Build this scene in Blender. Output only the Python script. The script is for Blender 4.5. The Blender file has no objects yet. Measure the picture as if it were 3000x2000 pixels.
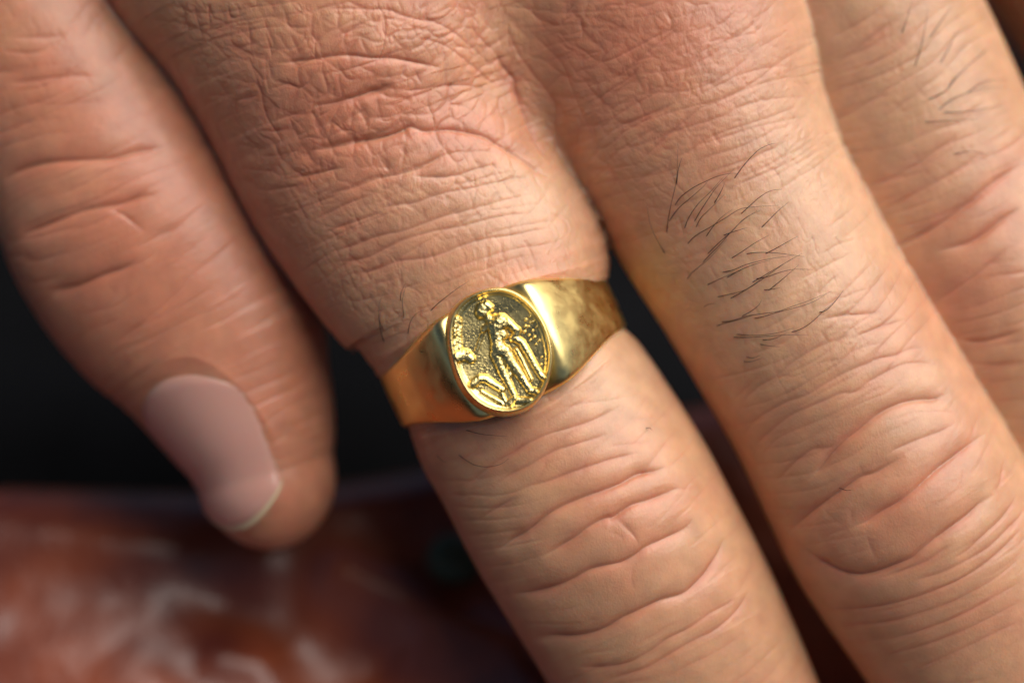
import bpy, math, random
import numpy as np
from mathutils import Matrix, Vector
random.seed(7)
rng = np.random.default_rng(7)
C = bpy.context.scene
COL = C.collection
MM = 0.001
# ------------------------------------------------------------------ camera, sky, sun, exposure
# Everything is modelled in a hand frame (mm): x right, y towards the wrist, z out of the back of the hand.
# The hand is then tilted as a whole, because the photographer looks down at it at a slant.
ALPHA = math.radians(42)
RX = Matrix.Rotation(ALPHA, 4, 'X')
RXn = np.array(RX.to_3x3())
D = 208.0
cam = bpy.data.cameras.new('camera'); camo = bpy.data.objects.new('camera', cam); COL.objects.link(camo)
camo.location = (RX @ Vector((0, 0, D))) * MM
camo.rotation_euler = (ALPHA, 0, 0)
cam.sensor_width = 36; cam.lens = 36 * D / 85.714
cam.clip_start = 0.01; cam.clip_end = 100
cam.dof.use_dof = True; cam.dof.focus_distance = (D - 0.6) * MM
cam.dof.aperture_fstop = 7.1; cam.dof.aperture_blades = 7
C.camera = camo
SUN_H = Vector((0.50, 0.64, 0.58)).normalized()
SUN_W = (RX.to_3x3() @ SUN_H).normalized()
w = bpy.data.worlds.new('World'); C.world = w; w.use_nodes = True
nt = w.node_tree; bg = nt.nodes['Background']
sky = nt.nodes.new('ShaderNodeTexSky'); sky.sky_type = 'NISHITA'; sky.sun_disc = False
sky.sun_elevation = math.asin(SUN_W.z); sky.sun_rotation = math.atan2(SUN_W.x, SUN_W.y)
sky.air_density = 0.45; sky.dust_density = 0.8; sky.ozone_density = 0.2
nt.links.new(sky.outputs[0], bg.inputs[0]); bg.inputs[1].default_value = 0.05
sl = bpy.data.lights.new('sun', 'SUN'); so = bpy.data.objects.new('sun', sl); COL.objects.link(so)
sl.energy = 4.4; sl.angle = math.radians(66); sl.color = (1.0, 0.955, 0.89)
so.rotation_euler = (-SUN_W).to_track_quat('-Z', 'Y').to_euler()
C.view_settings.view_transform = 'Standard'; C.view_settings.look = 'None'
C.view_settings.exposure = 0.17; C.view_settings.gamma = 1.0
C.cycles.max_bounces = 8

# ------------------------------------------------------------------ helpers
def tag(o, label=None, cat=None, group=None, kind=None):
    if label: o['label'] = label
    if cat: o['category'] = cat
    if group: o['group'] = group
    if kind: o['kind'] = kind
    return o

def to_world(P):
    return (np.asarray(P, dtype=np.float64) @ RXn.T) * MM

def link_mesh(name, verts, faces, mat, parent=None, smooth=True, world=False):
    me = bpy.data.meshes.new(name)
    V = np.asarray(verts, dtype=np.float64)
    V = V * MM if world else to_world(V)
    if isinstance(faces, np.ndarray):
        n, k = faces.shape
        me.vertices.add(len(V)); me.vertices.foreach_set('co', V.ravel())
        me.loops.add(n * k); me.loops.foreach_set('vertex_index', faces.ravel().astype(np.int32))
        me.polygons.add(n); me.polygons.foreach_set('loop_start', np.arange(n, dtype=np.int32) * k)
        me.update(calc_edges=True); me.validate()
    else:
        me.from_pydata([tuple(v) for v in V], [], faces); me.update()
    if smooth: me.polygons.foreach_set('use_smooth', np.ones(len(me.polygons), dtype=bool))
    if mat: me.materials.append(mat)
    o = bpy.data.objects.new(name, me); COL.objects.link(o)
    if parent is not None: o.parent = parent
    return o

def grid_faces(nu, nv, wrap_u=False, wrap_v=False):
    i = np.arange(nu if wrap_u else nu - 1)[:, None]; j = np.arange(nv if wrap_v else nv - 1)[None, :]
    i2 = (i + 1) % nu; j2 = (j + 1) % nv
    i, j, i2, j2 = np.broadcast_arrays(i, j, i2, j2)
    return np.stack([i * nv + j, i2 * nv + j, i2 * nv + j2, i * nv + j2], -1).reshape(-1, 4)

def vpt(x, y, z=0.0):               # pixel of the 2352-wide view -> hand frame point at depth z
    s = (D - z) / D
    return ((x / 0.784 - 1500) / 35 * s, -(y / 0.784 - 1000) / 35 * s, z)

def hash2(ix, iy, seed):
    h = (ix.astype(np.int64) * 374761393 + iy.astype(np.int64) * 668265263 + seed * 974711) & 0x7fffffff
    h = ((h ^ (h >> 13)) * 1274126177) & 0x7fffffff
    h = ((h ^ (h >> 16)) * 60493) & 0x7fffffff
    return ((h ^ (h >> 11)) & 0xffff).astype(np.float32) / 65535.0

def vnoise(x, y, seed=0):
    ix = np.floor(x); iy = np.floor(y); fx = x - ix; fy = y - iy
    ux = fx * fx * (3 - 2 * fx); uy = fy * fy * (3 - 2 * fy)
    a = hash2(ix, iy, seed); b = hash2(ix + 1, iy, seed); c = hash2(ix, iy + 1, seed); d = hash2(ix + 1, iy + 1, seed)
    return (a + (b - a) * ux) * (1 - uy) + (c + (d - c) * ux) * uy * 1.0

def fbm(x, y, seed=0, o=3):
    s = 0; a = 0.5; t = 0
    for k in range(o):
        s = s + a * vnoise(x * 2 ** k, y * 2 ** k, seed + 17 * k); t += a; a *= 0.5
    return s / t

def voronoi(x, y, seed=0, jit=0.85):
    ix = np.floor(x); iy = np.floor(y)
    f1 = np.full(x.shape, 9.0, np.float32); f2 = f1.copy(); idv = np.zeros(x.shape, np.float32)
    for dx in (-1, 0, 1):
        for dy in (-1, 0, 1):
            cx = ix + dx; cy = iy + dy
            px = cx + 0.5 + (hash2(cx, cy, seed) - 0.5) * jit; py = cy + 0.5 + (hash2(cx, cy, seed + 5) - 0.5) * jit
            d = np.hypot(px - x, py - y).astype(np.float32)
            m = d < f1
            f2 = np.where(m, f1, np.minimum(f2, d)); f1 = np.where(m, d, f1)
            idv = np.where(m, hash2(cx, cy, seed + 9), idv)
    return f1, f2, idv

def sstep(a, b, x):
    t = np.clip((x - a) / (b - a), 0, 1); return t * t * (3 - 2 * t)

def catmull(P, n):
    P = np.asarray(P, float); Q = np.vstack([2 * P[0] - P[1], P, 2 * P[-1] - P[-2]]); out = []
    for i in range(1, len(Q) - 2):
        for k in range(n):
            t = k / n
            out.append(0.5 * ((2 * Q[i]) + (-Q[i - 1] + Q[i + 1]) * t + (2 * Q[i - 1] - 5 * Q[i] + 4 * Q[i + 1] - Q[i + 2]) * t * t
                              + (-Q[i - 1] + 3 * Q[i] - 3 * Q[i + 1] + Q[i + 2]) * t ** 3))
    out.append(Q[-2]); return np.array(out)

# ------------------------------------------------------------------ materials
def mat_new(name):
    m = bpy.data.materials.new(name); m.use_nodes = True
    return m, m.node_tree, m.node_tree.nodes['Principled BSDF']

def N(nt, typ, **kw):
    n = nt.nodes.new(typ)
    for k, v in kw.items(): setattr(n, k, v)
    return n

def mat_skin():
    m, nt, b = mat_new('skin'); L = nt.links
    red_and_shade = N(nt, 'ShaderNodeAttribute', attribute_name='red_and_shade'); tone = N(nt, 'ShaderNodeAttribute', attribute_name='tone')
    tc = N(nt, 'ShaderNodeTexCoord')
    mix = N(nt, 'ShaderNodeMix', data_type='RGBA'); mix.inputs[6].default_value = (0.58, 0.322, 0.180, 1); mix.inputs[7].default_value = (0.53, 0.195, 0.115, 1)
    L.new(red_and_shade.outputs['Fac'], mix.inputs[0])
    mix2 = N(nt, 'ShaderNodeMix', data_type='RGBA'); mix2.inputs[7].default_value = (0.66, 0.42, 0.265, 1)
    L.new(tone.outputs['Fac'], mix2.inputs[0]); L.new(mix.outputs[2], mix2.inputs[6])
    no = N(nt, 'ShaderNodeTexNoise'); no.inputs['Scale'].default_value = 500; no.inputs['Detail'].default_value = 4
    L.new(tc.outputs['Object'], no.inputs['Vector'])
    hsv = N(nt, 'ShaderNodeHueSaturation'); mr = N(nt, 'ShaderNodeMapRange'); mr.inputs[1].default_value = 0.3; mr.inputs[2].default_value = 0.7
    mr.inputs[3].default_value = 0.9; mr.inputs[4].default_value = 1.1
    L.new(no.outputs['Fac'], mr.inputs[0]); L.new(mr.outputs[0], hsv.inputs['Value']); L.new(mix2.outputs[2], hsv.inputs['Color'])
    L.new(hsv.outputs[0], b.inputs['Base Color'])
    b.inputs['Subsurface Weight'].default_value = 1.0; b.inputs['Subsurface Radius'].default_value = (1.0, 0.30, 0.14)
    b.inputs['Subsurface Scale'].default_value = 0.0008
    b.inputs['Roughness'].default_value = 0.38; b.inputs['Specular IOR Level'].default_value = 0.5
    n2 = N(nt, 'ShaderNodeTexNoise'); n2.inputs['Scale'].default_value = 5200; n2.inputs['Detail'].default_value = 3
    mp = N(nt, 'ShaderNodeMapping'); mp.inputs['Rotation'].default_value = (0, 0, 0.5); mp.inputs['Scale'].default_value = (1.0, 0.45, 1.0)
    L.new(tc.outputs['Object'], mp.inputs[0]); L.new(mp.outputs[0], n2.inputs['Vector'])
    bp = N(nt, 'ShaderNodeBump'); bp.inputs['Strength'].default_value = 0.5; bp.inputs['Distance'].default_value = 0.00005
    L.new(n2.outputs['Fac'], bp.inputs['Height']); L.new(bp.outputs[0], b.inputs['Normal'])
    return m

def mat_gold(name, rough, grain, base=(0.90, 0.70, 0.28, 1), scratch=False):
    m, nt, b = mat_new(name); L = nt.links
    b.inputs['Base Color'].default_value = base; b.inputs['Metallic'].default_value = 1
    tc = N(nt, 'ShaderNodeTexCoord')
    no = N(nt, 'ShaderNodeTexNoise'); no.inputs['Scale'].default_value = 700; no.inputs['Detail'].default_value = 5
    L.new(tc.outputs['Object'], no.inputs['Vector'])
    mr = N(nt, 'ShaderNodeMapRange'); mr.inputs[1].default_value = 0.35; mr.inputs[2].default_value = 0.7
    mr.inputs[3].default_value = rough * 0.8; mr.inputs[4].default_value = rough * 1.35
    L.new(no.outputs['Fac'], mr.inputs[0]); L.new(mr.outputs[0], b.inputs['Roughness'])
    n2 = N(nt, 'ShaderNodeTexNoise'); n2.inputs['Scale'].default_value = 9000 if not scratch else 2600; n2.inputs['Detail'].default_value = 4
    mp = N(nt, 'ShaderNodeMapping')
    if scratch: mp.inputs['Rotation'].default_value = (0, 0, 0.45); mp.inputs['Scale'].default_value = (0.25, 5.0, 3.0)
    L.new(tc.outputs['Object'], mp.inputs[0]); L.new(mp.outputs[0], n2.inputs['Vector'])
    bp = N(nt, 'ShaderNodeBump'); bp.inputs['Strength'].default_value = grain; bp.inputs['Distance'].default_value = 0.00003
    L.new(n2.outputs['Fac'], bp.inputs['Height']); L.new(bp.outputs[0], b.inputs['Normal'])
    return m

def mat_leather(name, col, col2, rough, coat, bump=0.5):
    m, nt, b = mat_new(name); L = nt.links
    tc = N(nt, 'ShaderNodeTexCoord')
    no = N(nt, 'ShaderNodeTexNoise'); no.inputs['Scale'].default_value = 85; no.inputs['Detail'].default_value = 5
    L.new(tc.outputs['Object'], no.inputs['Vector'])
    cr = N(nt, 'ShaderNodeValToRGB'); cr.color_ramp.elements[0].position = 0.35; cr.color_ramp.elements[1].position = 0.68
    cr.color_ramp.elements[0].color = col; cr.color_ramp.elements[1].color = col2
    L.new(no.outputs['Fac'], cr.inputs[0]); L.new(cr.outputs[0], b.inputs['Base Color'])
    b.inputs['Roughness'].default_value = rough; b.inputs['Coat Weight'].default_value = coat; b.inputs['Coat Roughness'].default_value = 0.27
    vo = N(nt, 'ShaderNodeTexVoronoi'); vo.inputs['Scale'].default_value = 900
    L.new(tc.outputs['Object'], vo.inputs['Vector'])
    bp = N(nt, 'ShaderNodeBump'); bp.inputs['Strength'].default_value = bump; bp.inputs['Distance'].default_value = 0.0002
    L.new(vo.outputs['Distance'], bp.inputs['Height']); L.new(bp.outputs[0], b.inputs['Normal'])
    return m

def mat_simple(name, col, rough, **kw):
    m, nt, b = mat_new(name); b.inputs['Base Color'].default_value = col; b.inputs['Roughness'].default_value = rough
    for k, v in kw.items(): b.inputs[k].default_value = v
    return m, nt, b

M_SKIN = mat_skin()
M_BAND = mat_gold('gold_band', 0.34, 0.14, scratch=True)
M_BEZ = mat_gold('gold_bezel', 0.30, 0.35, scratch=True)
M_FIELD = mat_gold('gold_field', 0.26, 0.4)
M_FIG = mat_gold('gold_figure', 0.26, 0.12)
M_LEATHER = mat_leather('brown_leather', (0.12, 0.018, 0.006, 1), (0.32, 0.062, 0.015, 1), 0.46, 0.5)
M_BLACK = mat_leather('black_leather', (0.0018, 0.0018, 0.0022, 1), (0.004, 0.004, 0.005, 1), 0.9, 0.0)
M_BLACK.node_tree.nodes['Principled BSDF'].inputs['Specular IOR Level'].default_value = 0.12
M_GROUND, _, _ = mat_simple('dark_ground', (0.004, 0.004, 0.004, 1), 1.0, **{'Specular IOR Level': 0.05})
M_HAIR, _, _ = mat_simple('hair', (0.022, 0.011, 0.008, 1), 0.5)
M_NAIL, _nt, _b = mat_simple('nail', (0.58, 0.30, 0.235, 1), 0.3)
_b.inputs['Subsurface Weight'].default_value = 0.6; _b.inputs['Subsurface Scale'].default_value = 0.001; _b.inputs['Coat Weight'].default_value = 0.32; _b.inputs['Coat Roughness'].default_value = 0.25
M_NAILTIP, _, _ = mat_simple('nail_tip', (0.60, 0.47, 0.29, 1), 0.4)
M_STUD, _, _ = mat_simple('stud_metal', (0.06, 0.075, 0.04, 1), 0.5, **{'Specular IOR Level': 0.2})

# ------------------------------------------------------------------ the hand: a solid of tapered fingers blended at the webs
class Tube:
    def __init__(self, st, n=4, capk=1.0):
        # station: (view x, view y, half width in view px, z of centre, z radius)
        P = []
        for (x, y, hw, cz, rz) in st:
            X, Y, _ = vpt(x, y, cz); P.append((X, Y, hw / 27.44 * (D - cz) / D, cz, rz))
        self.P = catmull(P, n); self.capk = capk
        A = self.P[:, :2]; self.len = np.concatenate([[0], np.cumsum(np.hypot(*np.diff(A, axis=0).T))])
        m = self.P[:, 2].max() + 7
        self.lo = A.min(0) - m; self.hi = A.max(0) + m
    def coords(self, x, y):
        best = np.full(x.shape, 1e9); bt = np.zeros(x.shape); bu = np.zeros(x.shape); be = np.zeros(x.shape); bi = np.zeros(x.shape, np.int32)
        A = self.P[:, :2]; n = len(A) - 1
        for i in range(n):
            a = A[i]; d = A[i + 1] - a; l2 = d @ d; l = math.sqrt(l2)
            rx = x - a[0]; ry = y - a[1]
            t0 = (rx * d[0] + ry * d[1]) / l2; t = np.clip(t0, 0, 1)
            qx = rx - d[0] * t; qy = ry - d[1] * t; dd = qx * qx + qy * qy
            u = (rx * -d[1] + ry * d[0]) / l        # signed, + on the left of the axis
            m = dd < best
            e = np.zeros(x.shape)
            if i == 0: e = np.where(t0 < 0, -t0 * l, e)
            if i == n - 1: e = np.where(t0 > 1, (t0 - 1) * l, e)
            best = np.where(m, dd, best); bt = np.where(m, t, bt); be = np.where(m, e, be); bi = np.where(m, i, bi)
            bu = np.where(m, np.where(e > 0, u, np.sign(u) * np.sqrt(dd)), bu)
        return bi, bt, bu, be
    def at(self, i, t):
        return self.P[i] * (1 - t)[..., None] + self.P[i + 1] * t[..., None]
    def sdf(self, x, y, z):
        out = np.full(x.shape, 30.0)
        m = (x > self.lo[0]) & (x < self.hi[0]) & (y > self.lo[1]) & (y < self.hi[1])
        if not m.any(): return out
        i, t, u, e = self.coords(x[m], y[m]); Q = self.at(i, t)
        wv = Q[:, 2]; rz = Q[:, 4]; v = z[m] - Q[:, 3]
        we = wv * self.capk
        k = np.sqrt((u / wv) ** 2 + (v / rz) ** 2 + (e / we) ** 2)
        out[m] = (k - 1) * np.minimum(wv, rz)
        return out
    def surf(self, s, phi):          # point on the tube at arc length s and angle phi (0 = right side, 90 = top)
        Q = np.array([np.interp(s, self.len, self.P[:, k]) for k in range(5)])
        ds = 0.3
        t = np.array([np.interp(s + ds, self.len, self.P[:, k]) - np.interp(s - ds, self.len, self.P[:, k]) for k in range(2)])
        t /= np.hypot(*t)
        px, py = -t[1], t[0]         # left of the axis; the axis runs towards the tip (down), so this is image right
        return np.array([Q[0] + px * Q[2] * math.cos(phi), Q[1] + py * Q[2] * math.cos(phi), Q[3] + Q[4] * math.sin(phi)])

RINGF = Tube([(460, -900, 580, -13, 13), (640, -420, 540, -11.5, 12.5), (735, -160, 500, -11, 12), (787, 5, 445, -11, 12), (828, 166, 386, -11, 12), (876, 317, 356, -11, 11),
              (946, 440, 345, -10.3, 10.3), (1019, 546, 338, -10, 9.9), (1087, 641, 325, -9.7, 9.7), (1129, 745, 288, -9.5, 9.4), (1156, 806, 258, -9.5, 9.1), (1182, 865, 270, -9.5, 9.3),
              (1218, 930, 286, -9.5, 9.4), (1270, 1010, 291, -9.6, 9.7), (1350, 1148, 299, -9.6, 10.0), (1420, 1270, 295, -9.9, 9.9), (1510, 1430, 287, -10.8, 9.4), (1600, 1620, 280, -12, 8.4),
              (1680, 1780, 262, -12.8, 7.4), (1725, 1870, 235, -13, 6.8)])
MIDF = Tube([(1130, -900, 470, -14, 13), (1330, -420, 440, -12.5, 12.5), (1440, -150, 400, -12, 12), (1497, 38, 380, -11.8, 11.8), (1554, 176, 347, -11.2, 11.2), (1592, 282, 319, -10.8, 10.8),
             (1636, 378, 299, -10.4, 10.3), (1678, 466, 289, -10.2, 10), (1745, 580, 282, -10.1, 9.8), (1807, 688, 278, -10, 9.6), (1938, 906, 281, -10, 9.8), (2038, 1096, 291, -10, 10.1),
             (2100, 1210, 293, -10.2, 10.1), (2238, 1416, 288, -11.3, 9.5), (2400, 1690, 275, -12.5, 8.4), (2490, 1850, 250, -13, 7.4), (2530, 1920, 225, -13, 6.8)])
INDF = Tube([(1500, -900, 420, -17, 12), (1720, -420, 330, -16, 11), (1850, -190, 300, -15.5, 10.5), (1945, 10, 286, -15.3, 10), (2046, 214, 281, -15.5, 9.7), (2150, 430, 276, -15.5, 9.6),
             (2262, 660, 284, -15.3, 10), (2390, 890, 276, -16, 9.4), (2550, 1180, 265, -18, 8.6), (2680, 1420, 235, -20, 7.4)])
PINF = Tube([(-300, -620, 300, -15.5, 9.5), (-120, -310, 262, -16, 9.5), (-10, -90, 262, -16, 9.3), (75, 90, 262, -16, 9.2), (182, 274, 277, -15.8, 9.2), (262, 419, 292, -15.6, 9.4), (312, 521, 300, -15.5, 9.6), (388, 635, 298, -15.7, 9.2),
             (484, 772, 272, -16.2, 8.6), (553, 917, 220, -16.8, 8.0), (590, 1010, 188, -17, 7.4), (612, 1085, 158, -17.2, 6.8)], capk=1.12)
THUMB = Tube([(2050, -900, 380, -32, 13), (2330, -500, 340, -33, 12), (2534, -188, 330, -34, 11), (2760, 150, 320, -35, 10), (2900, 360, 260, -36, 8)])
PALM = Tube([(1000, -560, 800, -18, 12), (820, -1000, 960, -19, 14), (560, -1600, 820, -20, 14), (380, -2100, 700, -21, 14)])
TUBES = [RINGF, MIDF, INDF, PINF, THUMB, PALM]
AX = np.array([0.49, -0.87])                       # towards the fingertips
WEB = np.array(vpt(1285, 425)[:2]) @ AX

def smin(a, b, k):
    h = np.clip(0.5 + 0.5 * (b - a) / k, 0, 1)
    return b * (1 - h) + a * h - k * h * (1 - h)

def hand_sdf(p):
    x, y, z = p[..., 0], p[..., 1], p[..., 2]
    s = x * AX[0] + y * AX[1] - WEB
    kf = 0.25 + 4.2 * sstep(1.0, -11, s)
    kp = 0.25 + 5 * sstep(-31, -58, s)
    d = smin(RINGF.sdf(x, y, z), MIDF.sdf(x, y, z), kf)
    d = smin(d, INDF.sdf(x, y, z), kp)
    d = smin(d, PINF.sdf(x, y, z), kp)
    d = smin(d, THUMB.sdf(x, y, z), kp)
    d = smin(d, PALM.sdf(x, y, z), np.full(x.shape, 7.0))
    return d

def trace(px, py):                  # camera ray through photo pixel -> point on the hand
    px = np.asarray(px, float); py = np.asarray(py, float)
    o = np.array([0, 0, D]); t = np.stack([(px - 1500) / 35, -(py - 1000) / 35, np.zeros_like(px)], -1) - o
    t /= np.linalg.norm(t, axis=-1, keepdims=True)
    s = np.full(px.shape, D - 12.0)
    for _ in range(70):
        P = o + t * s[:, None]
        s = s + np.clip(hand_sdf(P) * 0.8, -1, 2.0)
    s = np.minimum(s, D + 25)
    return o + t * s[:, None]

def surface_nets():
    h = 0.8
    lo = np.array([-72, -58, -48.0]); hi = np.array([66, 118, 6.0])
    n = np.ceil((hi - lo) / h).astype(int) + 1
    gx, gy, gz = np.meshgrid(lo[0] + np.arange(n[0]) * h, lo[1] + np.arange(n[1]) * h, lo[2] + np.arange(n[2]) * h, indexing='ij')
    # the profile in z is smooth: evaluate on the full grid
    f = np.empty(gx.shape, np.float32)
    for i in range(0, n[0], 32):
        sl = slice(i, i + 32)
        f[sl] = hand_sdf(np.stack([gx[sl], gy[sl], gz[sl]], -1))
    s = f < 0
    c = np.stack([s[dx:n[0] - 1 + dx, dy:n[1] - 1 + dy, dz:n[2] - 1 + dz] for dx in (0, 1) for dy in (0, 1) for dz in (0, 1)], 0).sum(0)
    act = (c > 0) & (c < 8)
    idx = np.full(act.shape, -1, np.int64); ii = np.argwhere(act); idx[act] = np.arange(len(ii))
    acc = np.zeros((len(ii), 3)); cnt = np.zeros(len(ii))
    co = [(a, b, d) for a in (0, 1) for b in (0, 1) for d in (0, 1)]
    for a in co:
        for ax in range(3):
            if a[ax]: continue
            b = list(a); b[ax] = 1
            fa = f[ii[:, 0] + a[0], ii[:, 1] + a[1], ii[:, 2] + a[2]]; fb = f[ii[:, 0] + b[0], ii[:, 1] + b[1], ii[:, 2] + b[2]]
            m = (fa < 0) != (fb < 0)
            t = np.where(m, fa / np.where(m, fa - fb, 1), 0)
            pt = np.array(a)[None] + (np.array(b) - np.array(a))[None] * t[:, None]
            acc[m] += pt[m]; cnt[m] += 1
    V = lo + (ii + acc / cnt[:, None]) * h
    F = []
    for ax in range(3):
        o1, o2 = [(1, 2), (2, 0), (0, 1)][ax]
        s0 = s; sl0 = [slice(1, -1)] * 3; sl0[ax] = slice(0, -1); sl1 = [slice(1, -1)] * 3; sl1[ax] = slice(1, None)
        A = s[tuple(sl0)]; B = s[tuple(sl1)]
        for cond, flip in ((A & ~B, False), (~A & B, True)):
            e = np.argwhere(cond) + 1; e[:, ax] -= 1
            def cell(d1, d2):
                q = e.copy(); q[:, o1] += d1; q[:, o2] += d2
                return idx[q[:, 0], q[:, 1], q[:, 2]]
            q = np.stack([cell(-1, -1), cell(0, -1), cell(0, 0), cell(-1, 0)], 1)
            F.append(q[:, ::-1] if flip else q)
    F = np.vstack(F)
    F = F[(F >= 0).all(1)]
    return V, F

def vnormals(V, F):
    fn = np.cross(V[F[:, 2]] - V[F[:, 0]], V[F[:, 3]] - V[F[:, 1]])
    n = np.zeros_like(V)
    for k in range(4):
        for c in range(3): n[:, c] += np.bincount(F[:, k], fn[:, c], len(V))
    return n / np.maximum(np.linalg.norm(n, axis=1, keepdims=True), 1e-9), fn

def project(V, n, it=2):
    for _ in range(it):
        V = V - n * np.clip(hand_sdf(V), -0.4, 0.4)[:, None]
    return V

def subdivide(V, F, sel):
    """split selected quads in four; the rest are returned unsplit (their neighbours' mid points are stitched later)"""
    E = np.stack([F, np.roll(F, -1, 1)], -1).reshape(-1, 2); E.sort(axis=1)
    key = E[:, 0] * (len(V) + 1) + E[:, 1]
    es = np.repeat(sel, 4)
    uk, inv = np.unique(key[es], return_inverse=True)
    a = uk // (len(V) + 1); b = uk % (len(V) + 1)
    mid = (V[a] + V[b]) / 2
    fs = F[sel]; cen = V[fs].mean(1)
    n0 = len(V); mi = (inv + n0).reshape(-1, 4); ci = n0 + len(mid) + np.arange(len(fs))
    V2 = np.vstack([V, mid, cen])
    q = []
    for k in range(4):
        q.append(np.stack([fs[:, k], mi[:, k], ci, mi[:, (k - 1) % 4]], 1))
    NF = np.vstack(q)
    return V2, NF, F[~sel], (uk, n0)

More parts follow.
